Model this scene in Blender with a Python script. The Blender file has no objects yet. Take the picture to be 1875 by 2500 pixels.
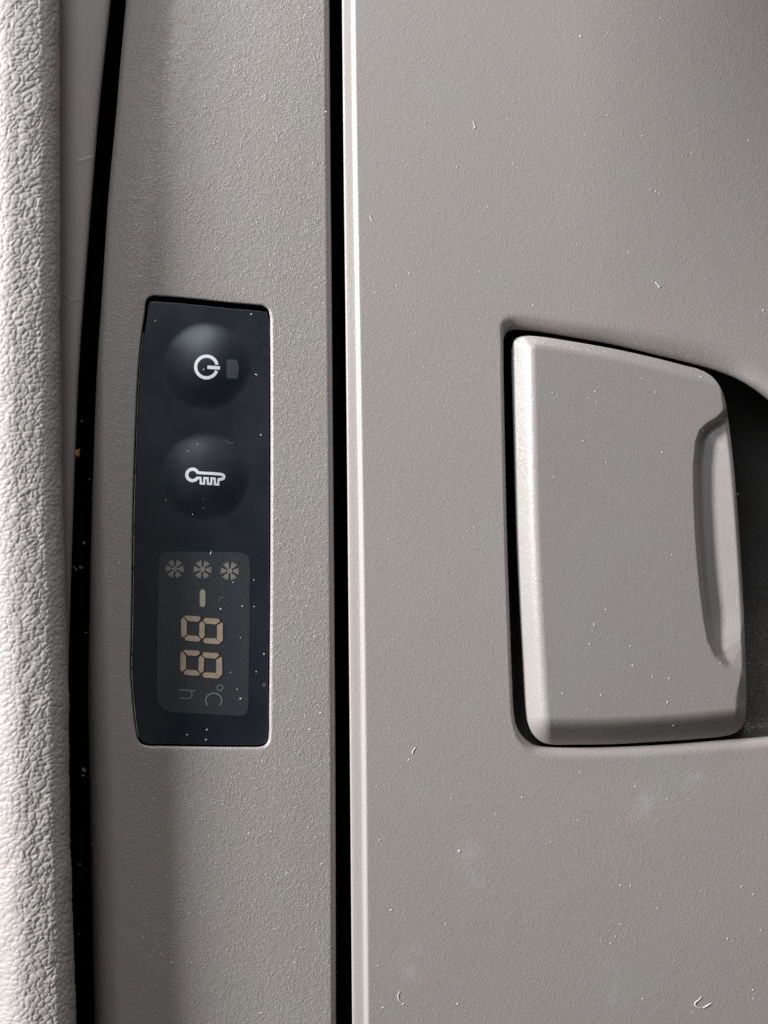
import bpy, bmesh, math, random
from mathutils import Vector, noise, Matrix
C = bpy.context.scene.collection
S = bpy.context.scene
R = math.radians
MM = 1e-4            # one photo pixel on the z = 0 plane is 0.1 mm
D = 0.36             # camera height above that plane (m)

# ------------------------------------------------------------------ camera
cam_d = bpy.data.cameras.new('camera'); cam = bpy.data.objects.new('camera', cam_d); C.objects.link(cam)
cam.location = (0, 0, D)
cam_d.sensor_fit = 'VERTICAL'; cam_d.sensor_height = 24
cam_d.lens = 24 * D / 0.25
cam_d.clip_start = 0.01; cam_d.clip_end = 20
S.camera = cam

# ------------------------------------------------------------------ light
W = bpy.data.worlds.new('World'); S.world = W; W.use_nodes = True
nt = W.node_tree; nt.nodes.clear()
out = nt.nodes.new('ShaderNodeOutputWorld'); bg = nt.nodes.new('ShaderNodeBackground')
tc = nt.nodes.new('ShaderNodeTexCoord'); dot = nt.nodes.new('ShaderNodeVectorMath'); dot.operation = 'DOT_PRODUCT'
dot.inputs[1].default_value = (-0.35, 0.75, 0.35)
mr = nt.nodes.new('ShaderNodeMapRange'); mr.inputs[1].default_value = 0.22; mr.inputs[2].default_value = 0.72
mr.inputs[3].default_value = 0.035; mr.inputs[4].default_value = 0.24
nt.links.new(tc.outputs['Generated'], dot.inputs[0]); nt.links.new(dot.outputs['Value'], mr.inputs[0])
nt.links.new(mr.outputs[0], bg.inputs['Strength'])
bg.inputs['Color'].default_value = (0.97, 0.98, 1.0, 1)
nt.links.new(bg.outputs[0], out.inputs[0])

def area(name, d, dist, sx, sy, power, col, target=(0, 0, 0)):
    l = bpy.data.lights.new(name, 'AREA'); l.shape = 'RECTANGLE'; l.size = sx; l.size_y = sy
    l.energy = power; l.color = col
    o = bpy.data.objects.new(name, l); C.objects.link(o)
    v = Vector(d).normalized(); o.location = Vector(target) + v * dist
    o.rotation_euler = v.to_track_quat('Z', 'Y').to_euler()
    return o
area('window_light', (-0.846, 0.27, 0.25), 2.2, 0.7, 0.36, 108, (0.985, 0.992, 1.0))
area('fill_light', (-0.26, 0.52, 1.0), 0.46, 0.22, 0.16, 0.62, (0.90, 0.95, 1.0), (-0.055, 0.12, 0))
area('rear_light', (0.05, 0.9, 0.27), 1.3, 0.5, 0.2, 3.2, (1.0, 0.98, 0.97))

S.view_settings.view_transform = 'Standard'; S.view_settings.look = 'None'
S.view_settings.exposure = 0; S.view_settings.gamma = 1
S.render.engine = 'CYCLES'
S.cycles.max_bounces = 6

# ------------------------------------------------------------------ helpers
def at(px, py, z=0.0):
    """photo pixel + height (in 0.1 mm) -> world point"""
    k = (D - z * MM) / D
    return Vector(((px - 937.5) * MM * k, (1250 - py) * MM * k, z * MM))

def mesh_obj(name, verts, faces, mat, parent=None, smooth=True):
    me = bpy.data.meshes.new(name); me.from_pydata(verts, [], faces); me.update()
    bm = bmesh.new(); bm.from_mesh(me); bmesh.ops.recalc_face_normals(bm, faces=bm.faces)
    bm.to_mesh(me); bm.free()
    if smooth:
        me.polygons.foreach_set('use_smooth', [True] * len(me.polygons))
    me.materials.append(mat)
    o = bpy.data.objects.new(name, me); C.objects.link(o)
    if parent: o.parent = parent
    return o

def sheet_obj(name, verts, faces, mat, parent=None):
    """open surface: keep the winding, flipped as a whole so most faces look up"""
    o = mesh_obj(name, verts, faces, mat, parent)
    me = o.data
    if sum(p.normal.z * p.area for p in me.polygons) < 0:
        me.flip_normals()
    return o

def tag(o, label=None, cat=None, group=None, kind=None):
    if label: o['label'] = label
    if cat: o['category'] = cat
    if group: o['group'] = group
    if kind: o['kind'] = kind
    return o

def empty(name, loc):
    o = bpy.data.objects.new(name, None); C.objects.link(o); o.location = loc
    o.empty_display_size = 0.01
    return o

def adopt(o, parent):
    o.parent = parent
    if parent.type == 'EMPTY': o.matrix_parent_inverse = Matrix.Translation(parent.location).inverted()
    return o

def interp(tab, v):
    if v <= tab[0][0]:
        (a, b), (c, d) = tab[0], tab[1]
    elif v >= tab[-1][0]:
        (a, b), (c, d) = tab[-2], tab[-1]
    else:
        for i in range(len(tab) - 1):
            if tab[i][0] <= v <= tab[i + 1][0]:
                # smooth hermite through neighbours
                a, b = tab[i]; c, d = tab[i + 1]
                a0, b0 = tab[i - 1] if i > 0 else (2 * a - c, 2 * b - d)
                c1, d1 = tab[i + 2] if i + 2 < len(tab) else (2 * c - a, 2 * d - b)
                m0 = (d - b0) / (c - a0) * (c - a); m1 = (d1 - b) / (c1 - a) * (c - a)
                t = (v - a) / (c - a); t2 = t * t; t3 = t2 * t
                return (2*t3-3*t2+1)*b + (t3-2*t2+t)*m0 + (-2*t3+3*t2)*d + (t3-t2)*m1
    return b + (d - b) * (v - a) / (c - a)

def sstep(a, b, v):
    t = max(0.0, min(1.0, (v - a) / (b - a))); return t * t * (3 - 2 * t)

def loop_spline(pts, step):
    """closed centripetal-ish spline resampled to even arc length"""
    n = len(pts); dense = []
    for i in range(n):
        p0, p1, p2, p3 = (Vector(pts[(i + k - 1) % n]) for k in range(4))
        d1 = max((p1-p0).length, 1e-6) ** .5; d2 = max((p2-p1).length, 1e-6) ** .5; d3 = max((p3-p2).length, 1e-6) ** .5
        m1 = (d1*d1*p2 - d2*d2*p0 + (2*d1*d1 + 3*d1*d2 + d2*d2)*p1) / (3*d1*(d1+d2))
        m2 = (d3*d3*p1 - d2*d2*p3 + (2*d3*d3 + 3*d3*d2 + d2*d2)*p2) / (3*d3*(d3+d2))
        for k in range(24):
            t = k / 24; s = 1 - t
            dense.append(p1*s**3 + m1*3*s*s*t + m2*3*s*t*t + p2*t**3)
    L = [0]
    for i in range(len(dense)): L.append(L[-1] + (dense[(i+1) % len(dense)] - dense[i]).length)
    N = max(8, int(L[-1] / step)); res = []; j = 0
    for k in range(N):
        s = L[-1] * k / N
        while L[j+1] < s: j += 1
        f = (s - L[j]) / max(L[j+1] - L[j], 1e-9)
        res.append(dense[j].lerp(dense[(j+1) % len(dense)], f))
    return res

def normals_out(loop, c):
    n = len(loop); res = []
    for i in range(n):
        t = (loop[(i+1) % n] - loop[i-1]).normalized(); nn = Vector((t.y, -t.x))
        if nn.dot(loop[i] - c) < 0: nn = -nn
        res.append(nn)
    return res

def rings_to_mesh(rings, close_center=False):
    verts = []; faces = []; n = len(rings[0])
    for r in rings: verts += r
    for k in range(len(rings) - 1):
        for i in range(n):
            j = (i + 1) % n
            faces.append((k*n + i, k*n + j, (k+1)*n + j, (k+1)*n + i))
    if close_center:
        c = sum((Vector(v) for v in rings[-1]), Vector()) / n
        verts.append(c); b = (len(rings) - 1) * n
        for i in range(n): faces.append((b + i, b + (i+1) % n, len(verts) - 1))
    return verts, faces

def plate(name, hole, hole_w, hole_k, hole_prof, center, bounds, edge_w, edge_k, edge_prof, zs, mat, parent=None, mids=40):
    """a panel with one opening: rounded lip, walls, and shaped outer left and right edges"""
    c = Vector(center); hn = normals_out(hole, c)
    x_l, x_r, y0, y1 = bounds
    outer = []
    for p in hole:
        d = (p - c)
        lo, hi = 1.0, 400.0
        def inside(q): return x_l(q.y) < q.x < x_r(q.y) and y0 < q.y < y1
        for _ in range(46):
            m = (lo + hi) / 2
            if inside(c + d * m): lo = m
            else: hi = m
        outer.append(c + d * lo)
    on = []
    for q in outer:
        if abs(q.x - x_l(q.y)) < 0.5: on.append(Vector((-1, 0)))
        elif abs(q.x - x_r(q.y)) < 0.5: on.append(Vector((1, 0)))
        else: on.append(Vector((0, -1 if q.y < c.y else 1)))
    rings = []
    for o, dz in reversed(hole_prof):
        r = []
        for p, n in zip(hole, hn):
            q = p + n * hole_w(p, n) * (1 - o); z = zs(q.x, q.y) + dz * hole_k(n); r.append(at(q.x, q.y, z))
        rings.append(r)
    ew0 = edge_w
    def edge_w(q, m):               # the lip dies out towards the panel's far corners
        if m.x == 0: return 0.0
        return ew0(q, m) * sstep(y0, y0 + 600, q.y) * sstep(y1, y1 - 600, q.y)
    A = [p + n * hole_w(p, n) for p, n in zip(hole, hn)]
    B = [q - m * edge_w(q, m) for q, m in zip(outer, on)]
    for k in range(1, mids):
        t = k / mids; t = t * 0.4 + 0.6 * (t * t * (3 - 2 * t))
        r = []
        for a, b in zip(A, B):
            q = a.lerp(b, t); r.append(at(q.x, q.y, zs(q.x, q.y)))
        rings.append(r)
    for o, dz in edge_prof:
        r = []
        for q0, m in zip(outer, on):
            q = q0 - m * edge_w(q0, m) * (1 - o); r.append(at(q.x, q.y, zs(q.x, q.y) + dz * edge_k(q, m)))
        rings.append(r)
    v, f = rings_to_mesh(rings)
    return sheet_obj(name, v, f, mat, parent)

def fillet(h, wall, n=8):
    pr = [(math.sin(t * math.pi / 2 / n), -h * (1 - math.cos(t * math.pi / 2 / n))) for t in range(n + 1)]
    return pr + [(1.0, -h - wall * .3), (1.0, -h - wall)]

def ribbon(pts, width, zf, closed=False, thick=0.8, step=1.6):
    """stroke of constant width laid on the surface zf, returned as verts, faces"""
    P = [Vector(p) for p in pts]; n = len(P); q = []
    segs = n if closed else n - 1
    w = width / 2
    L, Rr = [], []
    for i in range(n):
        a = P[i-1] if (i > 0 or closed) else None
        b = P[(i+1) % n] if (i < n-1 or closed) else None
        if a is None: t = (b - P[i]).normalized(); nn = Vector((-t.y, t.x)); m = nn
        elif b is None: t = (P[i] - a).normalized(); m = Vector((-t.y, t.x))
        else:
            t1 = (P[i]-a).normalized(); t2 = (b-P[i]).normalized()
            n1 = Vector((-t1.y, t1.x)); n2 = Vector((-t2.y, t2.x))
            m = (n1+n2); m = m.normalized() / max(0.45, m.normalized().dot(n1)) if m.length > 1e-6 else n1
        L.append(P[i] + m*w); Rr.append(P[i] - m*w)
    verts = []; faces = []
    for i in range(n):
        for p, dz in ((L[i], 0), (Rr[i], 0), (Rr[i], -thick*2), (L[i], -thick*2)):
            verts.append(at(p.x, p.y, zf(p.x, p.y) + thick + dz))
    for i in range(segs):
        a = i*4; b = ((i+1) % n)*4
        for k in range(4):
            faces.append((a+k, a+(k+1) % 4, b+(k+1) % 4, b+k))
    if not closed:
        faces.append((0, 1, 2, 3)); e = (n-1)*4; faces.append((e, e+1, e+2, e+3))
    return verts, faces

def slab(pts, zf, thick=0.8, rings=7):
    """filled flat shape laid on zf (star shaped), dense enough to follow a dome"""
    P = [Vector(p) for p in pts]; n = len(P); c = sum(P, Vector((0, 0))) / n
    v = [at(p.x, p.y, zf(p.x, p.y) - thick) for p in P]; f = []
    for k in range(rings):
        for p in P:
            q = p.lerp(c, k / rings); v.append(at(q.x, q.y, zf(q.x, q.y) + thick))
    v.append(at(c.x, c.y, zf(c.x, c.y) + thick))
    for k in range(rings):
        for i in range(n):
            j = (i+1) % n; f.append((k*n+i, k*n+j, (k+1)*n+j, (k+1)*n+i))
    for i in range(n): f.append((rings*n+i, rings*n+(i+1) % n, len(v)-1))
    return v, f

def join_geo(parts):
    V, F = [], []
    for v, f in parts:
        b = len(V); V += v; F += [tuple(i + b for i in q) for q in f]
    return V, F

# ------------------------------------------------------------------ materials
def nodes(name):
    m = bpy.data.materials.new(name); m.use_nodes = True
    t = m.node_tree; return m, t, t.nodes['Principled BSDF']

def N(t, kind, **kw):
    n = t.nodes.new(kind)
    for k, v in kw.items():
        if k in n.inputs: n.inputs[k].default_value = v
        else: setattr(n, k, v)
    return n

def plastic(name, col, rough, grain, scale=1500.0, spec=0.5, mottle=0.04, smudges=()):
    m, t, b = nodes(name)
    tcn = N(t, 'ShaderNodeTexCoord')
    # moulded grain: two octaves of warped noise, ridged so it reads as short worm-like wrinkles
    n1 = N(t, 'ShaderNodeTexNoise'); n1.inputs['Scale'].default_value = scale; n1.inputs['Detail'].default_value = 1.5; n1.inputs['Distortion'].default_value = 0.9
    n2 = N(t, 'ShaderNodeTexNoise'); n2.inputs['Scale'].default_value = scale * 0.35; n2.inputs['Detail'].default_value = 2
    for n in (n1, n2): t.links.new(tcn.outputs['Object'], n.inputs['Vector'])
    sub = N(t, 'ShaderNodeMath', operation='SUBTRACT'); sub.inputs[1].default_value = 0.5; t.links.new(n1.outputs['Fac'], sub.inputs[0])
    ab = N(t, 'ShaderNodeMath', operation='ABSOLUTE'); t.links.new(sub.outputs[0], ab.inputs[0])
    mp = N(t, 'ShaderNodeMapRange'); mp.inputs[1].default_value = 0; mp.inputs[2].default_value = 0.13; mp.interpolation_type = 'SMOOTHSTEP'
    t.links.new(ab.outputs[0], mp.inputs[0])
    # patchy strength of the grain
    ps = N(t, 'ShaderNodeMapRange'); ps.inputs[1].default_value = 0.3; ps.inputs[2].default_value = 0.7; ps.inputs[3].default_value = 0.35; ps.inputs[4].default_value = 1.0
    t.links.new(n2.outputs['Fac'], ps.inputs[0])
    mul = N(t, 'ShaderNodeMath', operation='MULTIPLY'); t.links.new(mp.outputs[0], mul.inputs[0]); t.links.new(ps.outputs[0], mul.inputs[1])
    bp = N(t, 'ShaderNodeBump'); bp.inputs['Strength'].default_value = 1.0; bp.inputs['Distance'].default_value = grain
    t.links.new(mul.outputs[0], bp.inputs['Height']); t.links.new(bp.outputs[0], b.inputs['Normal'])
    # faint mottling between pinkish and greenish beige, plus worn cloudy patches
    n3 = N(t, 'ShaderNodeTexNoise'); n3.inputs['Scale'].default_value = 55; n3.inputs['Detail'].default_value = 5; n3.inputs['Roughness'].default_value = .6
    t.links.new(tcn.outputs['Object'], n3.inputs['Vector'])
    cr = N(t, 'ShaderNodeValToRGB'); e = cr.color_ramp.elements
    e[0].position = .35; e[1].position = .65
    e[0].color = (col[0]*(1+mottle*.55), col[1]*(1-mottle*.45), col[2]*(1-mottle*.3), 1)
    e[1].color = (col[0]*(1-mottle*.45), col[1]*(1+mottle*.35), col[2]*(1-mottle*.1), 1)
    t.links.new(n3.outputs['Fac'], cr.inputs[0])
    n5 = N(t, 'ShaderNodeTexNoise'); n5.inputs['Scale'].default_value = 2400; n5.inputs['Detail'].default_value = 3; t.links.new(tcn.outputs['Object'], n5.inputs['Vector'])
    m5 = N(t, 'ShaderNodeMapRange'); m5.inputs[1].default_value = .3; m5.inputs[2].default_value = .7; m5.inputs[3].default_value = .94; m5.inputs[4].default_value = 1.05
    t.links.new(n5.outputs['Fac'], m5.inputs[0])
    vm = N(t, 'ShaderNodeVectorMath', operation='SCALE'); t.links.new(cr.outputs[0], vm.inputs[0]); t.links.new(m5.outputs[0], vm.inputs['Scale'])
    last = vm.outputs[0]
    if smudges:                       # dried wipe marks: pale, ragged, each at its own place
        nz = N(t, 'ShaderNodeTexNoise'); nz.inputs['Scale'].default_value = 130; nz.inputs['Detail'].default_value = 6; nz.inputs['Roughness'].default_value = .7
        t.links.new(tcn.outputs['Object'], nz.inputs['Vector'])
        tot = None
        for sx, sy, rx, ry in smudges:
            mpn = N(t, 'ShaderNodeMapping', vector_type='POINT'); w = at(sx, sy)
            ox, oy = OFF
            mpn.inputs['Location'].default_value = (-(w.x - ox) / (rx*MM), -(w.y - oy) / (ry*MM), 0)
            mpn.inputs['Scale'].default_value = (1/(rx*MM), 1/(ry*MM), 0)
            t.links.new(tcn.outputs['Object'], mpn.inputs['Vector'])
            ln = N(t, 'ShaderNodeVectorMath', operation='LENGTH'); t.links.new(mpn.outputs[0], ln.inputs[0])
            fr_ = N(t, 'ShaderNodeMapRange', interpolation_type='SMOOTHSTEP'); fr_.inputs[1].default_value = 1.0; fr_.inputs[2].default_value = 0.1
            t.links.new(ln.outputs['Value'], fr_.inputs[0])
            if tot is None: tot = fr_.outputs[0]
            else:
                ad = N(t, 'ShaderNodeMath', operation='MAXIMUM'); t.links.new(tot, ad.inputs[0]); t.links.new(fr_.outputs[0], ad.inputs[1]); tot = ad.outputs[0]
        th = N(t, 'ShaderNodeMapRange', interpolation_type='SMOOTHSTEP'); th.inputs[1].default_value = .42; th.inputs[2].default_value = .68
        t.links.new(nz.outputs['Fac'], th.inputs[0])
        mm = N(t, 'ShaderNodeMath', operation='MULTIPLY'); t.links.new(tot, mm.inputs[0]); t.links.new(th.outputs[0], mm.inputs[1])
        m2 = N(t, 'ShaderNodeMath', operation='MULTIPLY'); m2.inputs[1].default_value = .85; t.links.new(mm.outputs[0], m2.inputs[0])
        mx = N(t, 'ShaderNodeMix', data_type='RGBA'); t.links.new(m2.outputs[0], mx.inputs['Factor']); t.links.new(last, mx.inputs[6]); mx.inputs[7].default_value = (.47, .452, .432, 1)
        last = mx.outputs[2]
    t.links.new(last, b.inputs['Base Color'])
    n4 = N(t, 'ShaderNodeTexNoise'); n4.inputs['Scale'].default_value = 30; n4.inputs['Detail'].default_value = 3
    t.links.new(tcn.outputs['Object'], n4.inputs['Vector'])
    rr = N(t, 'ShaderNodeMapRange'); rr.inputs[1].default_value = .3; rr.inputs[2].default_value = .7; rr.inputs[3].default_value = rough - .05; rr.inputs[4].default_value = rough + .05
    t.links.new(n4.outputs['Fac'], rr.inputs[0]); t.links.new(rr.outputs[0], b.inputs['Roughness'])
    b.inputs['Specular IOR Level'].default_value = spec
    return m

def plain(name, col, rough, spec=0.5, speck=0.0, scale=2500):
    m, t, b = nodes(name)
    b.inputs['Base Color'].default_value = (*col, 1); b.inputs['Roughness'].default_value = rough
    b.inputs['Specular IOR Level'].default_value = spec
    if speck:
        tcn = N(t, 'ShaderNodeTexCoord')
        n1 = N(t, 'ShaderNodeTexNoise'); n1.inputs['Scale'].default_value = scale; n1.inputs['Detail'].default_value = 3
        t.links.new(tcn.outputs['Object'], n1.inputs['Vector'])
        cr = N(t, 'ShaderNodeValToRGB'); e = cr.color_ramp.elements; e[0].position = .3; e[1].position = .75
        e[0].color = (*[c*(1-speck) for c in col], 1); e[1].color = (*[c*(1+speck) for c in col], 1)
        t.links.new(n1.outputs['Fac'], cr.inputs[0]); t.links.new(cr.outputs[0], b.inputs['Base Color'])
    return m

OFF = (0.0, 0.0)       # the door's meshes keep world coordinates
M_door = plastic('door_plastic', (0.402, 0.363, 0.345), .42, 0.000026, 1150, smudges=[(1560, 1965, 95, 75), (1500, 2400, 50, 90), (1150, 2120, 60, 110), (1690, 1900, 40, 60), (1010, 2350, 60, 90)])
M_handle = plastic('handle_plastic', (0.350, 0.319, 0.304), .35, 0.000018, 1150, spec=1.0)
M_fascia = plastic('fascia_plastic', (0.372, 0.341, 0.321), .31, 0.000062, 1050, spec=.6)
M_cup_shaded = plastic('cup_plastic_shaded', (0.085, 0.081, 0.076), .36, 0.00012, 900)  # same plastic as the door; the recess's shade is painted into this darker colour
M_strip = plastic('strip_plastic', (0.35, 0.305, 0.295), .55, 0.000006, 1600)
M_black = plain('black_backing', (0.002, 0.002, 0.0022), .9, 0.0, .5, 900)
M_film = plain('display_film', (0.0085, 0.0118, 0.0190), .29, .5, .35, 3200)
_b = M_film.node_tree.nodes['Principled BSDF']; _b.inputs['Specular IOR Level'].default_value = 1.0; _b.inputs['Specular Tint'].default_value = (.91, .95, 1, 1)
_t = M_film.node_tree; _tc = N(_t, 'ShaderNodeTexCoord')
_n = N(_t, 'ShaderNodeTexNoise'); _n.inputs['Scale'].default_value = 2600; _n.inputs['Detail'].default_value = 3; _t.links.new(_tc.outputs['Object'], _n.inputs['Vector'])
_bp = N(_t, 'ShaderNodeBump'); _bp.inputs['Distance'].default_value = 0.000009; _t.links.new(_n.outputs['Fac'], _bp.inputs['Height']); _t.links.new(_bp.outputs[0], _b.inputs['Normal'])
_n2 = N(_t, 'ShaderNodeTexNoise'); _n2.inputs['Scale'].default_value = 90; _n2.inputs['Detail'].default_value = 5; _t.links.new(_tc.outputs['Object'], _n2.inputs['Vector'])
_r = N(_t, 'ShaderNodeMapRange'); _r.inputs[1].default_value = .35; _r.inputs[2].default_value = .65; _r.inputs[3].default_value = .25; _r.inputs[4].default_value = .36
_t.links.new(_n2.outputs['Fac'], _r.inputs[0]); _t.links.new(_r.outputs[0], _b.inputs['Roughness'])
M_icon = plain('white_print', (0.92, 0.95, 0.96), .6, .3)
M_indicator = plain('indicator_window', (0.085, 0.088, 0.105), .4, .5, .12, 2500)
M_window = plain('display_window', (0.040, 0.044, 0.051), .33, .8, .25, 2800)
M_seg = plain('segment_print', (0.41, 0.32, 0.235), .6, .3, .12, 700)
M_seghalo = plain('segment_halo', (0.060, 0.040, 0.028), .6, .3)
M_flake = plain('snowflake_print', (0.25, 0.235, 0.21), .6, .3, .1, 900)
M_minus = plain('minus_print', (0.37, 0.34, 0.25), .6, .3, .1, 900)
M_faint = plain('faint_print', (0.17, 0.18, 0.185), .6, .3)
M_wear = plain('worn_edge', (0.48, 0.47, 0.44), .6, .3)
M_dust = plain('dust', (0.66, 0.65, 0.62), .8, .2)
M_lint = plain('lint', (0.85, 0.84, 0.82), .8, .2)
M_crumb = plain('crumb', (0.32, 0.13, 0.05), .7, .3, .3, 3000)

# leather: the pebbles are real relief, this adds only the finest pores
M_leather, t, b = nodes('leather')
tcn = N(t, 'ShaderNodeTexCoord'); n1 = N(t, 'ShaderNodeTexNoise'); n1.inputs['Scale'].default_value = 2200; n1.inputs['Detail'].default_value = 3
t.links.new(tcn.outputs['Object'], n1.inputs['Vector'])
bp = N(t, 'ShaderNodeBump'); bp.inputs['Distance'].default_value = 0.00002; bp.inputs['Strength'].default_value = 1
t.links.new(n1.outputs['Fac'], bp.inputs['Height']); t.links.new(bp.outputs[0], b.inputs['Normal'])
b.inputs['Base Color'].default_value = (0.46, 0.425, 0.41, 1); b.inputs['Roughness'].default_value = .5
b.inputs['Specular IOR Level'].default_value = .4

# ------------------------------------------------------------------ surfaces' heights (0.1 mm)
FZ = -22.0
def fascia_z(x, y):
    e = interp([(0, 308), (900, 236), (1700, 217), (2500, 232)], y)
    d = x - e
    roll = sstep(1100, -100, y)                       # the top rolls off to the left
    w = 70 + 110 * roll
    s = max(0.0, 1 - d / w)
    return FZ - s * s * (16 + 22 * roll) + 0.6 * math.sin(y * .004 + x * .01)
def door_z(x, y):
    return -max(0, (x - 1400) / 600) ** 2 * 80 * sstep(1300, -200, y) - max(0, (y - 1850) / 650) ** 2 * 16 + 0.8 * math.sin(x * .004) * math.cos(y * .003)
MZ = FZ - 13
BTN = [(505, 893, 106), (501, 1163, 107)]
def film_z(x, y):
    z = MZ
    for cx, cy, r in BTN:
        d = math.hypot(x - cx, y - cy) / r
        if d < 1: z += 13.2 * (1 - d * d) ** 1.5
    return z

# ------------------------------------------------------------------ black backing behind the gaps
v = [at(x, y, z) for z in (-330, -360) for x, y in ((-500, -600), (2400, -600), (2400, 3100), (-500, 3100))]
f = [(0, 1, 2, 3), (4, 5, 6, 7), (0, 1, 5, 4), (1, 2, 6, 5), (2, 3, 7, 6), (3, 0, 4, 7)]
tag(mesh_obj('backing_plate', v, f, M_black, smooth=False), 'matte black backing seen inside the dark gaps beside the panels', 'backing plate')

# ------------------------------------------------------------------ leather pad
edge_tab = [(-300, 144), (0, 145), (500, 147), (900, 148), (1200, 153), (1450, 160), (1700, 168), (2000, 171), (2200, 177), (2500, 187), (2900, 200)]
prof = [(-420, -60), (-300, 0), (-200, 42), (-100, 70), (-40, 84), (0, 88), (0.001, 88)]
def pad_z(u):
    z = 90 - (0.0055 if u > 112 else 0.0011) * (u - 112) ** 2
    if u < 52: z -= 62 * (1 - math.sqrt(max(0, 1 - (1 - max(u, 0) / 52) ** 2.1)))
    return z
V = []; F = []
us = [-2 - 8 * i for i in range(5, 0, -1)] + [i * 2.2 for i in range(0, 30)] + [66 + 2.6 * i for i in range(0, 60)] + [225 + 12 * i for i in range(0, 14)]
ys = [-620 + 12 * i for i in range(45)] + [-80 + 2.6 * i for i in range(int(2700 / 2.6))] + [2630 + 12 * i for i in range(40)]
for y in ys:
    e = interp(edge_tab, y) + 2.0 * noise.noise(Vector((0, y * .012, 3))) 
    for u in us:
        if u < 0:
            V.append(at(e - 1 - 0.25 * u * -0.2, y, 18 + u * 4)); continue
        x = e - u
        # arc-length coordinate so pebbles do not stretch over the rounded edge
        s = u + (35 * max(0, 1 - u / 45) ** 2 * -1)
        wx = s + 9 * noise.noise(Vector((s * .02, y * .02, 7))); wy = y + 11 * noise.noise(Vector((s * .022, y * .022, 11)))
        rx = wx * .90 + wy * .42; ry = -wx * .42 + wy * .90
        (dd, _) = noise.voronoi(Vector((rx / 17.5, ry / 12.8, 0.3)), distance_metric='DISTANCE')
        edge = dd[1] - dd[0]
        (d2, _) = noise.voronoi(Vector((rx / 10.0 + 5, ry / 8.0, 1.7)), distance_metric='DISTANCE')
        e2 = d2[1] - d2[0]
        h = 2.1 * sstep(0.0, 0.20, edge) + 0.4 * sstep(0, .3, e2) - 2.2
        h += 1.5 * noise.noise(Vector((s * .03, y * .02, 2)))
        k = max(0.0, 1 - u / 40)
        V.append(at(x + h * k * 0.6, y, pad_z(u) + h * (1 - .35 * k)))
nu = len(us)
for j in range(len(ys) - 1):
    for i in range(nu - 1):
        F.append((j*nu + i, j*nu + i + 1, (j+1)*nu + i + 1, (j+1)*nu + i))
tag(sheet_obj('leather_pad', V, F, M_leather), 'pale beige pebbled leather pad running down the left edge', 'leather pad')

# ------------------------------------------------------------------ smooth strip beside the pad
strip_tab = [(-300, 305), (0, 271), (163, 253), (271, 242), (488, 224), (705, 207), (900, 193), (1085, 185), (1250, 179), (1500, 171), (1700, 166), (2000, 160), (2900, 150)]
V = []; F = []
offs = [(-190, -34), (-120, -34), (-60, -33), (-30, -32), (-14, -33), (-7, -35), (-3, -39), (-1, -45), (0, -54), (0, -110), (0, -200)]
ys = [-620 + 20 * i for i in range(190)]
for y in ys:
    e = interp(strip_tab, y)
    for o, z in offs: V.append(at(e + o, y, z))
n = len(offs)
for j in range(len(ys) - 1):
    for i in range(n - 1): F.append((j*n+i, j*n+i+1, (j+1)*n+i+1, (j+1)*n+i))
tag(sheet_obj('trim_strip', V, F, M_strip), 'smooth pinkish beige trim strip tapering between leather and black gap', 'trim strip')

# ------------------------------------------------------------------ fascia with the display opening
ap = [(354, 762), (356, 742), (362, 729), (374, 723), (392, 723.5), (430, 726), (490, 731.5), (571, 740), (630, 745), (647, 747.5), (659, 755), (664, 770), (665, 815),
      (666, 1000), (666, 1250), (665, 1500), (662.5, 1740), (662, 1795), (659, 1814), (652, 1824), (640, 1828), (600, 1829), (490, 1828), (400, 1826.5), (362, 1826), (346, 1821), (337, 1810), (331, 1785),
      (327, 1755), (321, 1690), (318, 1640), (319.5, 1560), (321, 1477), (322.5, 1368), (324, 1250), (328, 1114), (332, 1005), (337, 910), (344, 832)]
hole0 = loop_spline(ap, 2.4)
hole = [p - n * (5.5 * max(0, n.x) + 5.5 * max(0, n.y)) for p, n in zip(hole0, normals_out(hole0, Vector((495, 1277))))]
fl = [(-500, 352), (0, 308), (163, 293), (271, 284), (488, 264), (705, 250), (900, 237), (1100, 229), (1250, 224), (1500, 218), (1700, 215), (2000, 220), (2300, 226), (2500, 230), (3000, 240)]
fr = [(-500, 800), (0, 804), (400, 807), (900, 811.5), (1800, 818.5), (2500, 820.5), (3000, 822)]
def f_hw(p, n):
    return 4.5 + 3.5 * max(0, n.x) + 2.5 * max(0, n.y)
def f_ew(q, m):
    if m.x < 0: return 14 + 58 * sstep(700, 2200, q.y)
    if m.x > 0: return 15
    return 10
plate('display_fascia_face', hole, f_hw, lambda n: 1.0 + .4 * max(0, n.x), fillet(8, 34), (495, 1277),
      (lambda y: interp(fl, y), lambda y: interp(fr, y), -900, 3400), f_ew, lambda q, m: 1 + 9.5 * sstep(500, 1900, q.y) if m.x < 0 else 1, fillet(17, 60, 10), fascia_z, M_fascia)
o = bpy.data.objects['display_fascia_face']; o.name = 'display_fascia'; o.data.name = 'display_fascia'
tag(o, 'long grained grey plastic strip framing the display between two black gaps', 'fascia')

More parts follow.
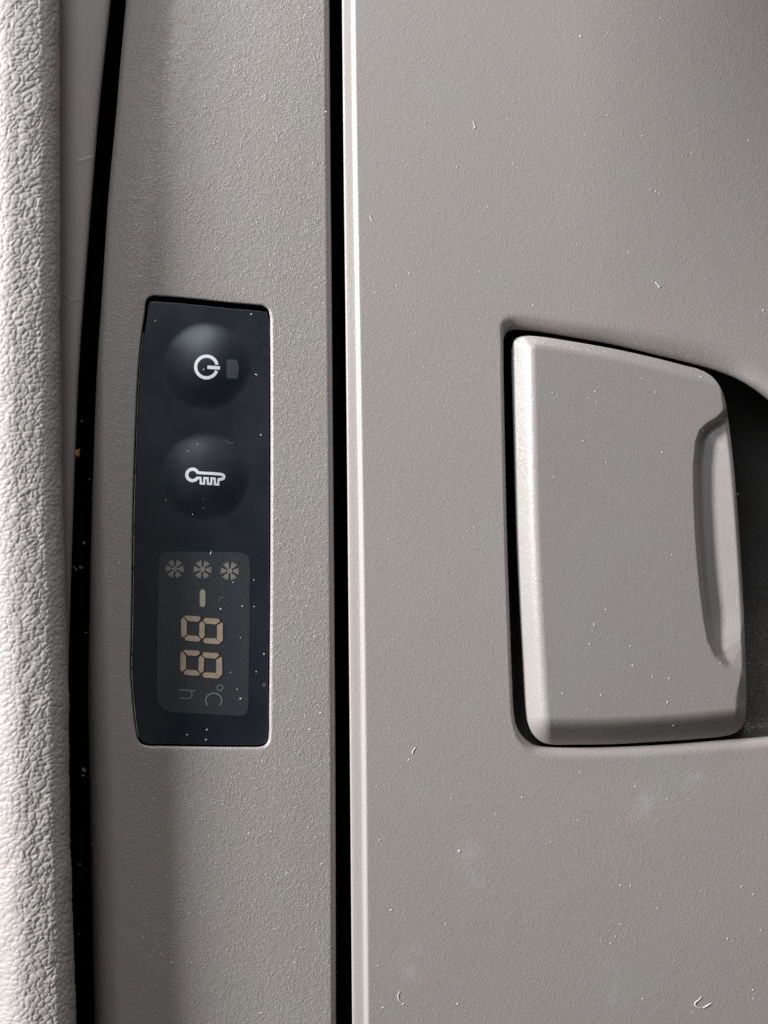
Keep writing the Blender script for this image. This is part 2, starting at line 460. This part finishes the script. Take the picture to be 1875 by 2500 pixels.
# ------------------------------------------------------------------ control display
disp = empty('control_display', at(495, 1277, MZ - 20))
tag(disp, 'dark touch control display with power button, key button and unlit double digits', 'display')
c0 = Vector((495, 1277)); hn = normals_out(hole, c0)
fo = []
for p, n in zip(hole, hn):
    ins = 3.2 + 0 * max(0, n.x) + 1.5 * max(0, n.y) + 9.5 * max(0, -n.y)
    fo.append(p - n * ins)
def film_patch(name, outline, mat, skip):
    rings = [[at(p.x, p.y, film_z(p.x, p.y) - 14) for p in outline], [at(p.x, p.y, film_z(p.x, p.y) - 2.2) for p in outline]]
    K = 70
    for k in range(0, K + 1):
        t = (k / K); r = []
        for p in outline:
            cc = Vector((495, max(820, min(1740, p.y))))
            tt = 0.012 + t * .988
            q = p.lerp(cc, tt); r.append(at(q.x, q.y, film_z(q.x, q.y)))
        rings.append(r)
    return rings_to_mesh(rings)
v, f = film_patch('film', fo, M_film, None)
# button areas are cut from the film and built as their own domes
film_faces = []
import collections
def in_button(p):
    k = (D - p.z) / D
    x = p.x / MM / k + 937.5; y = 1250 - p.y / MM / k
    return any(math.hypot(x - cx, y - cy) < r - 4 for cx, cy, r in BTN)
film_faces = [q for q in f if not all(in_button(v[i]) for i in q)]
adopt(sheet_obj('film', v, film_faces, M_film), disp)
buttons = []
for cx, cy, r in BTN:
    rings = []
    for k in range(48):
        rr = r * (1 - k / 48)
        rings.append([at(cx + rr*math.cos(a*math.pi/64), cy + rr*math.sin(a*math.pi/64),
                      film_z(cx + rr*math.cos(a*math.pi/64), cy + rr*math.sin(a*math.pi/64)) + 0.25) for a in range(128)])
    vv, ff = rings_to_mesh(rings, True)
    bo = adopt(sheet_obj('button', vv, ff, M_film), disp); buttons.append(bo)
buttons[0]['label'] = 'domed black button printed with a white power symbol'
buttons[1]['label'] = 'domed black button printed with a white key symbol'
def part(name, geo, mat, parent, smooth=False):
    return adopt(mesh_obj(name, geo[0], geo[1], mat, None, smooth), parent)
# power symbol, lying on its side: ring open to the right with a bar through the opening
cx, cy = 504.1, 896.0
ring = [(cx + 26.4*math.cos(R(a)), cy - 26.4*math.sin(R(a))) for a in [12 + (339.5-12)*i/72 for i in range(73)]]
bar = [(506.3, 896.3), (513, 896.8), (525, 897.6), (537.0, 898.4)]
part('power_symbol', join_geo([ribbon(ring, 7.8, film_z), ribbon(bar, 8.2, film_z)]), M_icon, buttons[0])
g = [(552.8, 878.2), (565, 877.6), (574, 877.8), (578, 880), (580.8, 886), (582.6, 896), (582.8, 905), (581.4, 916), (580.6, 922), (578, 924), (560, 924), (555, 922.5), (553, 919)]
g = [tuple(Vector(a).lerp(Vector(b_), k/6)) for a, b_ in zip(g, g[1:] + g[:1]) for k in range(6)]
part('indicator_window', slab(g, film_z, .5), M_indicator, buttons[0])
# key symbol
kx, ky = 469.9, 1159.3
kr = [(kx + 13.9*math.cos(R(a)), ky - 13.9*math.sin(R(a))) for a in [17 + (333-17)*i/48 for i in range(49)]]
top = [(481.5, 1153.2), (486, 1154.2), (500, 1155.0), (520, 1156.1), (536, 1157.4), (542.5, 1158.6), (546.0, 1161), (547.0, 1164.5), (545.2, 1168), (541, 1170), (537, 1170.2), (533.2, 1169.6)]
low = [(533.4, 1168.2), (532.8, 1183.2), (524.8, 1182.6), (524.4, 1168.4), (516.2, 1167.8), (515.6, 1181.6), (507.6, 1181.2), (507.0, 1167.4), (498.8, 1167.2), (498.0, 1180.8), (490.2, 1180.4), (489.4, 1166.6), (481.0, 1165.8)]
part('key_symbol', join_geo([ribbon(kr, 7.8, film_z), ribbon(top, 6.9, film_z), ribbon(low, 5.1, film_z)]), M_icon, buttons[1])
# display window and its prints
wz = lambda x, y: MZ
dw = loop_spline([(389, 1372), (391, 1357), (400, 1348.5), (415, 1347), (490, 1347.5), (570, 1348.5), (594, 1351), (606, 1359), (609.5, 1376), (609.5, 1450), (609, 1560), (607, 1660), (605.5, 1725), (601, 1741), (588, 1746.5),
                  (540, 1745), (470, 1741), (420, 1738), (399, 1731), (387, 1714), (384, 1690), (384, 1620), (385, 1530), (387, 1450)], 6)
win = part('display_window', slab(dw, lambda x, y: MZ - .15, .6), M_window, disp)
wz = lambda x, y: MZ + .7
for i, (cx, cy) in enumerate(((426.6, 1388.8), (494.4, 1390.7), (561, 1394))):
    geo = []
    for k in range(6):
        a = R(60*k - 2); ca, sa = math.cos(a), -math.sin(a)
        def pt(r, off): 
            b2 = a + R(off); return (cx + r*math.cos(b2), cy - r*math.sin(b2))
        geo.append(ribbon([(cx, cy), pt(22.8, 0)], 3.8, wz, thick=.4 + .01*k))
        for r0, r1, off in ((7, 18.5, 17), (13, 23, 17)):
            for s in (1, -1):
                geo.append(ribbon([pt(r0, 0), pt(r1, s*off)], 3.0, wz, thick=.5 + .02*r0 + .01*k + .03*s))
    geo.append(slab([(cx + 5.5*math.cos(R(a)), cy + 5.5*math.sin(R(a))) for a in range(0, 360, 30)], wz, 1.1))
    o = part('snowflake', join_geo(geo), M_flake, win)
cap = [(494.6 + 6.9*math.cos(R(a)), 1446 + 0 - 6.9*math.sin(R(a))) for a in range(0, 181, 20)] + [(494.6 + 6.9*math.cos(R(a)), 1475 - 6.9*math.sin(R(a))) for a in range(180, 361, 20)]
part('minus_sign', slab(cap, wz, .45), M_minus, win)
def zp(x, y): return (300 + x/3.6875, 1260 + y/3.6875)
def digit(dx, dy, skew):
    def q(x, y): 
        return zp(x + dx, y + dy)
    S_ = []
    S_.append([(524, 930), (540, 912), (548, 912), (574, 948), (576, 1062), (550, 1088), (538, 1090), (525, 1082)])
    S_.append([(690, 968), (712, 944), (737, 972), (735, 1082), (712, 1106), (687, 1080)])
    S_.append([(848, 985), (886, 960), (900, 964), (900, 1120), (880, 1138), (848, 1108)])
    S_.append([(552, 904), (566, 895), (688, 904), (702, 924), (678, 950), (590, 945)])
    S_.append([(722, 938), (738, 917), (862, 925), (874, 948), (838, 974), (746, 968)])
    S_.append([(552, 1098), (584, 1073), (672, 1080), (702, 1110), (682, 1130), (566, 1120)])
    S_.append([(722, 1120), (742, 1097), (838, 1102), (878, 1142), (860, 1154), (738, 1144)])
    fg = []; hl = []
    for P in S_:
        P2 = [q(*p) for p in P]; fg.append(slab(P2, lambda x, y: MZ + 1.3, .45))
        cx = sum(p[0] for p in P2)/len(P2); cy = sum(p[1] for p in P2)/len(P2)
        H = []
        for p in P2:
            d = Vector((p[0]-cx, p[1]-cy)); d = d * (1 + 2.0/d.length); H.append((cx+d.x, cy+d.y))
        hl.append(H)
    return fg, hl
for dx, dy in ((0, 0), (-7, 309)):
    fg, hl = digit(dx, dy, 0)
    # brown halo: one flat outline plate under the segments, ring shaped
    hg = [slab(H, lambda x, y, k=k: MZ + .70 + .012*k, .3) for k, H in enumerate(hl)]
    d_ = part('digit', join_geo(fg), M_seg, win)
    d_.data.materials.append(M_seghalo)
    # append halo faces to the same mesh with the second material
    bm = bmesh.new(); bm.from_mesh(d_.data)
    vv, ff = join_geo(hg); bv = [bm.verts.new(x) for x in vv]
    for q in ff:
        fc = bm.faces.new([bv[i] for i in q]); fc.material_index = 1
    bmesh.ops.recalc_face_normals(bm, faces=bm.faces)
    bm.to_mesh(d_.data); bm.free()
ring = [zp(875 + 25*math.cos(R(a)), 1545 - 25*math.sin(R(a))) for a in range(0, 360, 15)]
cc = [zp(818 + 72*math.cos(R(a)), 1660 - 66*math.sin(R(a))) for a in range(-38, 219, 8)]
part('celsius_mark', join_geo([ribbon(ring, 2.8, wz, True, .4), ribbon(cc, 3.8, wz, False, .4)]), M_faint, win)
hh = [zp(505, 1638), zp(560, 1640), zp(600, 1641), zp(618, 1630), zp(624, 1610), zp(620, 1590), zp(604, 1576)]
part('hour_mark', join_geo([ribbon([zp(503, 1562), zp(655, 1574)], 3.0, wz, False, .4), ribbon(hh, 3.0, wz, False, .45)]), M_faint, win)
sq = [zp(1262, 1508), zp(1280, 1508), zp(1280, 1530), zp(1262, 1530)]
part('square_mark', ribbon(sq, 1.1, lambda x, y: MZ, True, .5), M_flake, disp)
# chipped pale edge along the left side of the film
rnd = random.Random(5); geo = []
pts = [(p, n) for p, n in zip(hole, hn) if n.x < -.7 and 775 < p.y < 1800]
i = 0
while i < len(pts) - 6:
    L_ = rnd.randint(3, 26)
    if rnd.random() < (.97 if pts[i][0].y > 850 else .6):
        seg = pts[i:i + L_]
        if len(seg) > 2:
            w = rnd.uniform(.8, 1.9)
            geo.append(ribbon([(p.x - n.x*(3.6 + rnd.uniform(-.6, .6)), p.y) for p, n in seg], w, lambda x, y: MZ - 1.0, False, 1.3))
    i += L_ - 1 + (rnd.randint(0, 2) if rnd.random() < .4 else 0)
part('worn_film_edge', join_geo(geo), M_wear, disp)

# ------------------------------------------------------------------ door with recessed pull handle
door = empty('locker_door', at(1400, 1250, -60))
tag(door, 'large grained grey-beige door panel with a recessed pull handle at the right', 'door')
rec = [(1229, 850), (1230, 826), (1236, 813), (1250, 806), (1272, 806), (1320, 811), (1400, 824), (1500, 842), (1600, 866), (1690, 888), (1745, 904), (1799, 925), (1838, 948), (1878, 980), (1960, 1070), (2010, 1250),
       (2020, 1500), (2000, 1700), (1950, 1785), (1875, 1797), (1760, 1807), (1650, 1816), (1500, 1823.5), (1400, 1825), (1330, 1823), (1300, 1816), (1276, 1798), (1262, 1775), (1255, 1745), (1250, 1660), (1244, 1500), (1238, 1320), (1233, 1100), (1230, 950)]
rhole = loop_spline(rec, 4)
def d_hw(p, n):
    w = 8.0
    w += 34 * max(0, -n.y) ** 2 * (1 + 1.1 * sstep(1350, 1850, p.x))
    w += 22 * max(0, n.y) ** 2
    return w
dl = [(-600, 831), (0, 835), (400, 839), (900, 845), (1800, 854), (2500, 860), (3100, 866)]
def d_ew(q, m):
    return (35 + 8 * sstep(0, 1800, q.y)) if m.x < 0 else 10
eprof = [(0, 0), (.05, -.1), (.10, -.6), (.15, -2.2), (.20, -4.6), (.26, -7.2), (.32, -9.3), (.37, -10.4), (.43, -11.2), (.65, -13.2), (.88, -15.4), (.94, -16.4), (.98, -18.2), (1.0, -21), (1.0, -60), (1.0, -200)]
adopt(plate('door_panel', rhole, d_hw, lambda n: 1 + 2.0 * max(0, -n.y) ** 2 + 0.7 * max(0, n.y) ** 2, fillet(14, 70, 10), (1500, 1320),
      (lambda y: interp(dl, y), lambda y: 2350, -900, 3400), d_ew, lambda q, m: 1, eprof, door_z, M_door, None, 70), door)
# cup behind the handle
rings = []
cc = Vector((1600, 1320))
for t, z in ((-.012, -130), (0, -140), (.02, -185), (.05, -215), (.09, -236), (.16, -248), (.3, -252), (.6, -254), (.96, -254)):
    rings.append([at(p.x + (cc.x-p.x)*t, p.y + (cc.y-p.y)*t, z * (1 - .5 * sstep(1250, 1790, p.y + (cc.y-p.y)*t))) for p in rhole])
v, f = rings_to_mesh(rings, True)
adopt(sheet_obj('recess_cup', v, f, M_cup_shaded), door)

# handle
hx = [(1249, 870), (1250, 846), (1256, 831), (1268, 823), (1285, 820), (1320, 822), (1400, 834), (1500, 852), (1600, 874), (1670, 892), (1705, 901), (1733, 915), (1753, 936), (1765, 960), (1772, 985), (1779, 1030),
      (1790, 1120), (1801, 1250), (1811, 1400), (1818, 1540), (1821, 1640), (1822, 1720), (1820, 1750), (1812, 1774), (1797, 1788), (1775, 1796), (1700, 1804), (1600, 1811), (1500, 1816.5), (1400, 1818), (1345, 1817.5), (1322, 1811), (1301, 1793),
      (1289, 1768), (1283, 1735), (1276, 1620), (1268, 1480), (1260, 1300), (1254, 1080)]
ho = loop_spline(hx, 3)
HL = [(820, 1249), (1080, 1254), (1300, 1260), (1480, 1268), (1620, 1276), (1740, 1283), (1820, 1289)]
HT = [(1240, 817), (1320, 822), (1400, 834), (1500, 852), (1600, 874), (1700, 899), (1820, 930)]
HB = [(1270, 1819), (1400, 1818), (1500, 1816.5), (1600, 1811), (1700, 1804), (1830, 1790)]
HR = [(900, 1763), (1030, 1779), (1120, 1790), (1250, 1801), (1400, 1811), (1540, 1818), (1640, 1821), (1800, 1823)]
sc_pts = [(1772, 1002), (1752, 1022), (1728, 1037), (1712, 1052), (1702, 1080), (1697, 1140), (1698, 1220), (1703, 1320), (1711, 1420), (1722, 1510), (1732, 1565), (1748, 1602), (1775, 1630), (1812, 1648), (1840, 1655)]
def scoop_s(x, y):
    """distance inside the scoop outline, negative outside"""
    if y < 960 or y > 1700 or x < 1640: return -99
    best = 1e9; px = Vector((x, y)); side = 1
    for a, b in zip(sc_pts, sc_pts[1:]):
        A = Vector(a); B = Vector(b); ab = B - A
        t = max(0, min(1, (px-A).dot(ab) / ab.length_squared)); q = A + ab*t
        d = (px-q).length
        if d < best:
            best = d; side = 1 if (ab.x*(y-a[1]) - ab.y*(x-a[0])) < 0 else -1
    return best * side
HZ = 36.0
def bprof(e, r=.5):
    e = min(e, 1.0)
    s_ = e*e/(2*r) if e < r else e - r/2
    return s_ / (1 - r/2)
def handle_z(x, y):
    es = [(max(0, 1 - (x - interp(HL, y)) / 60), 50), (max(0, 1 - (y - interp(HT, x)) / 32), 17),
          (max(0, 1 - (interp(HB, x) - y) / 68), 50), (max(0, 1 - (interp(HR, y) - x) / (12 + 16 * sstep(1620, 1720, y))), 5 + 12 * sstep(1620, 1720, y))]
    tot = sum(e*e for e, _ in es)
    z = HZ
    if tot > 0:
        e = min(1.0, sum(e_**2.0 for e_, _ in es) ** .5)
        z -= bprof(e) * sum(e_*e_*d for e_, d in es) / tot
    z += 1.2 * math.sin((x-1500)*.004)
    s = scoop_s(x, y)
    if s > -6:
        depth = 25 * sstep(1700, 1480, y)
        g = depth * sstep(-6, 20, s) - .30 * max(0, s - 13)
        z -= max(0, g)
    return z
rings = [[at(p.x, p.y, -150) for p in ho], [at(p.x, p.y, min(-8, handle_z(p.x, p.y) - 14)) for p in ho],
         [at(p.x, p.y, handle_z(p.x, p.y) - 5) for p in ho]]
K = 120
for k in range(K + 1):
    t = k / K; t = t ** 1.25
    r = []
    for p in ho:
        cy_ = max(960, min(1700, p.y)); c_ = Vector((1505 + (cy_-960)*.05, cy_))
        q = p.lerp(c_, .004 + t*.996)
        r.append(at(q.x, q.y, handle_z(q.x, q.y)))
    rings.append(r)
v, f = rings_to_mesh(rings)
hob = adopt(sheet_obj('handle', v, f, M_handle), door)
hob['label'] = 'raised trapezoid pull handle with a finger scoop on its right edge'

# ------------------------------------------------------------------ dust, lint and a crumb
def surf_z(x, y):
    e = interp(dl, y)
    if x > e + 45:
        inside = 1262 < x < 1810 and 835 < y < 1800
        if inside and x > interp(HL, y) + 3 and y > interp(HT, x) + 3 and y < interp(HB, x) - 3: return handle_z(x, y)
        if 1215 < x and 790 < y < 1835: return None
        return door_z(x, y)
    if x > interp(fr, y) - 10: return None
    if 345 < x < 650 and 765 < y < 1810: return film_z(x, y) + .8
    if 308 < x < 675 and 710 < y < 1840: return None
    if x > interp(fl, y) + 45: return fascia_z(x, y)
    return None
def blob(x, y, z, rx, ry, ang, h=.8):
    v = []; f = []; n = 7
    for k, (s, dz) in enumerate(((1, -.2), (.85, .55), (.4, .95))):
        for i in range(n):
            a = 2*math.pi*i/n; jx = s*rx*math.cos(a)*(1 + .25*math.sin(3*a + x)); jy = s*ry*math.sin(a)
            v.append(at(x + jx*math.cos(ang) - jy*math.sin(ang), y + jx*math.sin(ang) + jy*math.cos(ang), z + dz*h))
    for k in range(2):
        for i in range(n): f.append((k*n+i, k*n+(i+1) % n, (k+1)*n+(i+1) % n, (k+1)*n+i))
    f.append(tuple(2*n+i for i in range(n)))
    return v, f
seen = [(1417, 88, 4.5, 5), (1614, 44, 3, 3), (1418, 90, 3, 3), (1484, 79, 2, 3), (1483, 282, 3, 3), (1610, 700, 6, 5), (1602, 690, 3, 5), (1610, 472, 3, 3), (1588, 463, 3, 3), (1690, 373, 3, 2), (1667, 380, 3, 2),
        (1116, 408, 3, 3), (985, 394, 2.5, 2.5), (1000, 668, 4, 4), (916, 715, 4, 3), (968, 697, 3.5, 2.5), (1302, 745, 4, 3), (1864, 758, 4, 4), (1037, 313, 3, 3), (920, 1920, 3.5, 2.5), (998, 1856, 5, 4), (927, 2051, 4, 3),
        (955, 2222, 6, 4), (1122, 2078, 5.5, 7), (1275, 1947, 3.5, 4), (1118, 2451, 4.5, 4.5), (935, 2460, 7, 2.2), (985, 2451, 5, 4), (924, 2358, 4, 2.5), (1102, 1949, 4, 2.5), (1088, 2256, 4, 3), (1629, 1952, 3, 2.5), (1681, 1953, 3, 2.5), (1552, 1920, 5, 2.5),
        (1515, 2162, 3.5, 4), (1540, 2163, 3, 4), (1516, 2257, 6, 2), (1503, 2286, 3, 3), (1491, 2303, 3, 4), (1811, 2165, 4, 4), (1840, 2184, 3.5, 4), (1839, 2417, 4.5, 3.5), (1570, 2438, 5, 2.5), (1858, 2271, 3.5, 3), (1777, 2292, 3.5, 4),
        (1345, 2056, 3.5, 3), (1480, 1489, 4.5, 2.5), (1451, 1525, 2.2, 7), (1545, 1625, 5, 3.5), (1593, 1653, 3, 3), (1634, 1657, 4, 3.5), (1630, 1715, 3.5, 5), (1468, 1697, 6, 2.5), (1374, 1693, 4, 3), (1759, 1619, 3, 3), (1644, 1771, 4, 3),
        (1712, 920, 5, 3), (1715, 1050, 5, 5), (1400, 847, 3.5, 2.5), (1353, 1165, 2.5, 3.5), (1349, 959, 2.5, 3.5), (1617, 1104, 3, 4), (1481, 1130, 2.5, 2.5), (1424, 1076, 3, 3), (1540, 1577, 3, 3), (1440, 1573, 2.5, 4),
        (379, 734, 3, 2), (472, 738, 2, 5), (379, 783, 3, 4), (614, 767, 4, 3), (537, 760, 3, 3), (626, 915, 6, 2.2), (497, 902, 3.2, 3.2), (539, 1487, 4, 4), (592, 1480, 3.5, 3), (621, 1481, 2.5, 2.5), (515, 1350, 2.2, 8), (503, 1806, 5.5, 2.4),
        (457, 1794, 4, 3), (588, 1706, 5, 3), (579, 1683, 2.5, 2.5), (569, 1422, 2.5, 2.5), (650, 1794, 2, 3), (645, 1597, 2.5, 4), (626, 1640, 2.5, 2), (563, 1642, 2.5, 2.5), (620, 1416, 2, 3), (587, 1557, 2.5, 2), (637, 1062, 3, 3), (470, 1256, 2.5, 3), (405, 1222, 1.5, 3), (458, 1101, 2.5, 2.5),
        (786, 2109, 5, 2.2), (753, 2020, 2.5, 2), (638, 2473, 4.5, 2.5), (796, 273, 3, 3), (765, 398, 3, 3), (783, 1741, 4.5, 3), (756, 1781, 7, 2.2), (608, 2035, 3.5, 3), (662, 2030, 2.5, 2.5), (720, 2350, 5, 1.6), (370, 2335, 4, 1.8), (420, 2350, 7, 2), (376, 1950, 4, 2), (385, 2040, 3, 2.5),
        (262, 700, 2, 2), (395, 2330, 4, 2)]
rnd = random.Random(11); geo = []
for x, y, a, c_ in seen:
    z = surf_z(x, y)
    if z is None: continue
    if x > 900: a *= .8; c_ *= .8
    elif 345 < x < 660 and y < 1815: a *= .75; c_ *= .75
    geo.append(blob(x, y, z, a*.85, c_*.85, rnd.uniform(-.5, .5)))
for _ in range(200):
    x = rnd.uniform(280, 1870); y = rnd.uniform(5, 2495)
    z = surf_z(x, y)
    if z is None: continue
    if 345 < x < 650 and 765 < y < 1810 and rnd.random() < .75: continue
    s = rnd.choice((.7, .9, 1.1, 1.4, 1.9))
    geo.append(blob(x, y, z, s*rnd.uniform(.8, 1.5), s, rnd.uniform(0, 3), .5))
# flecks lying down in the black gap
for x, y, s in ((205, 1325, 5), (197, 1385, 6), (186, 1390, 4), (200, 1028, 4), (219, 1170, 3), (205, 1880, 7), (203, 1893, 4), (195, 2110, 3), (192, 2281, 3), (229, 2200, 2.5), (240, 2310, 2.5), (180, 1385, 3), (225, 1215, 3), (210, 1545, 2.5)):
    geo.append(blob(x, y, -230, s, s*.7, rnd.uniform(0, 3)))
v, f = join_geo(geo)
tag(mesh_obj('dust', v, f, M_dust, None, True), 'fine pale dust specks scattered over the panels and display', 'dust', kind='stuff')

def fibre(name, pts, rad, mat, label, cat, group=None, zoff=.5, zfix=None):
    P = [Vector(p) for p in pts]; dense = []
    for i in range(len(P) - 1):
        p0 = P[max(0, i-1)]; p1 = P[i]; p2 = P[i+1]; p3 = P[min(len(P)-1, i+2)]
        for k in range(8):
            t = k/8; dense.append(.5*((2*p1) + (p2-p0)*t + (2*p0-5*p1+4*p2-p3)*t*t + (3*p1-p0-3*p2+p3)*t**3))
    dense.append(P[-1])
    V = []; F = []; n = 6
    for i, p in enumerate(dense):
        a = dense[max(0, i-1)]; b_ = dense[min(len(dense)-1, i+1)]; t = (b_-a).normalized(); nn = Vector((-t.y, t.x))
        z = zfix(p.x, p.y) if zfix else surf_z(p.x, p.y) + zoff
        rr = .8 * rad * (.55 + .45*math.sin(math.pi*min(1, max(0, (i+1)/(len(dense)+1)))))
        for k in range(n):
            a_ = 2*math.pi*k/n; q = p + nn*rr*math.cos(a_); V.append(at(q.x, q.y, z + rr*.6*math.sin(a_)))
    for i in range(len(dense)-1):
        for k in range(n): F.append((i*n+k, i*n+(k+1) % n, (i+1)*n+(k+1) % n, (i+1)*n+k))
    F.append(tuple(range(n))); F.append(tuple((len(dense)-1)*n+k for k in range(n)))
    return tag(mesh_obj(name, V, F, mat), label, cat, group)
G = 'stray lint fibres on the panels'
fibre('lint_fibre', [(187, 392), (197, 389), (208, 386), (218, 383), (229, 379)], 1.0, M_lint, 'straight white lint fibre sticking out over the narrow trim strip', 'lint', G, zfix=lambda x, y: -24)
fibre('lint_fibre', [(155, 716), (166, 722), (176, 732), (188, 730), (200, 722)], .6, M_lint, 'faint curled hair on the trim strip left of the black display', 'lint', G, zfix=lambda x, y: -31)
fibre('lint_fibre', [(1713, 2434), (1706, 2442), (1699, 2447), (1697, 2454), (1704, 2459), (1712, 2462)], 1.8, M_lint, 'hooked white lint fibre near the bottom right corner of the door', 'lint', G)
fibre('lint_fibre', [(1716, 2461), (1723, 2458), (1731, 2453), (1737, 2450)], 2.2, M_lint, 'short thick white lint piece right of the hooked fibre', 'lint', G)
fibre('lint_fibre', [(1155, 295), (1158, 304), (1160, 312), (1154, 313)], 1.3, M_lint, 'small bent lint fibre on the upper door above the handle', 'lint', G)
fibre('lint_fibre', [(1015, 1825), (1009, 1832), (1007, 1842)], 1.5, M_lint, 'short upright lint fibre just above a dust grain left of the handle base', 'lint', G)
fibre('lint_fibre', [(1602, 690), (1606, 695), (1611, 701)], 1.4, M_lint, 'tiny slanted lint fibre above the top edge of the handle', 'lint', G)
fibre('lint_fibre', [(903, 526), (906, 534), (910, 541)], 1.3, M_lint, 'small lint fibre beside the bright left edge of the door', 'lint', G)
fibre('lint_fibre', [(977, 2420), (972, 2430), (974, 2441), (981, 2447)], 1.3, M_lint, 'pale curved lint fibre low on the door near its left edge', 'lint', G)
fibre('lint_fibre', [(536, 1470), (537, 1463), (543, 1459), (551, 1461)], 1.0, M_faint, 'grey curved fibre beside the minus sign on the display', 'lint', G)
fibre('lint_fibre', [(549, 1074), (556, 1079), (566, 1083), (571, 1078)], .9, M_faint, 'grey hooked fibre above the key button of the display', 'lint', G)
# orange crumb at the gap
def rough_lump(x, y, z, r):
    bm = bmesh.new(); bmesh.ops.create_icosphere(bm, subdivisions=3, radius=r*MM)
    c = at(x, y, z)
    for w in bm.verts:
        k = 1 + .45*noise.noise(w.co/MM*.16 + Vector((3, 1, 2))); w.co = Vector((w.co.x*k*.8, w.co.y*k*1.3, w.co.z*k*.7)) + c
    V = [tuple(w.co) for w in bm.verts]; F = [tuple(w.index for w in q.verts) for q in bm.faces]; bm.free()
    return V, F
v, f = join_geo([rough_lump(189, 1107, -34, 7), rough_lump(194, 1099, -33, 3)])
tag(mesh_obj('crumb', v, f, M_crumb), 'tiny orange-brown crumb caught at the left edge of the black gap', 'crumb')
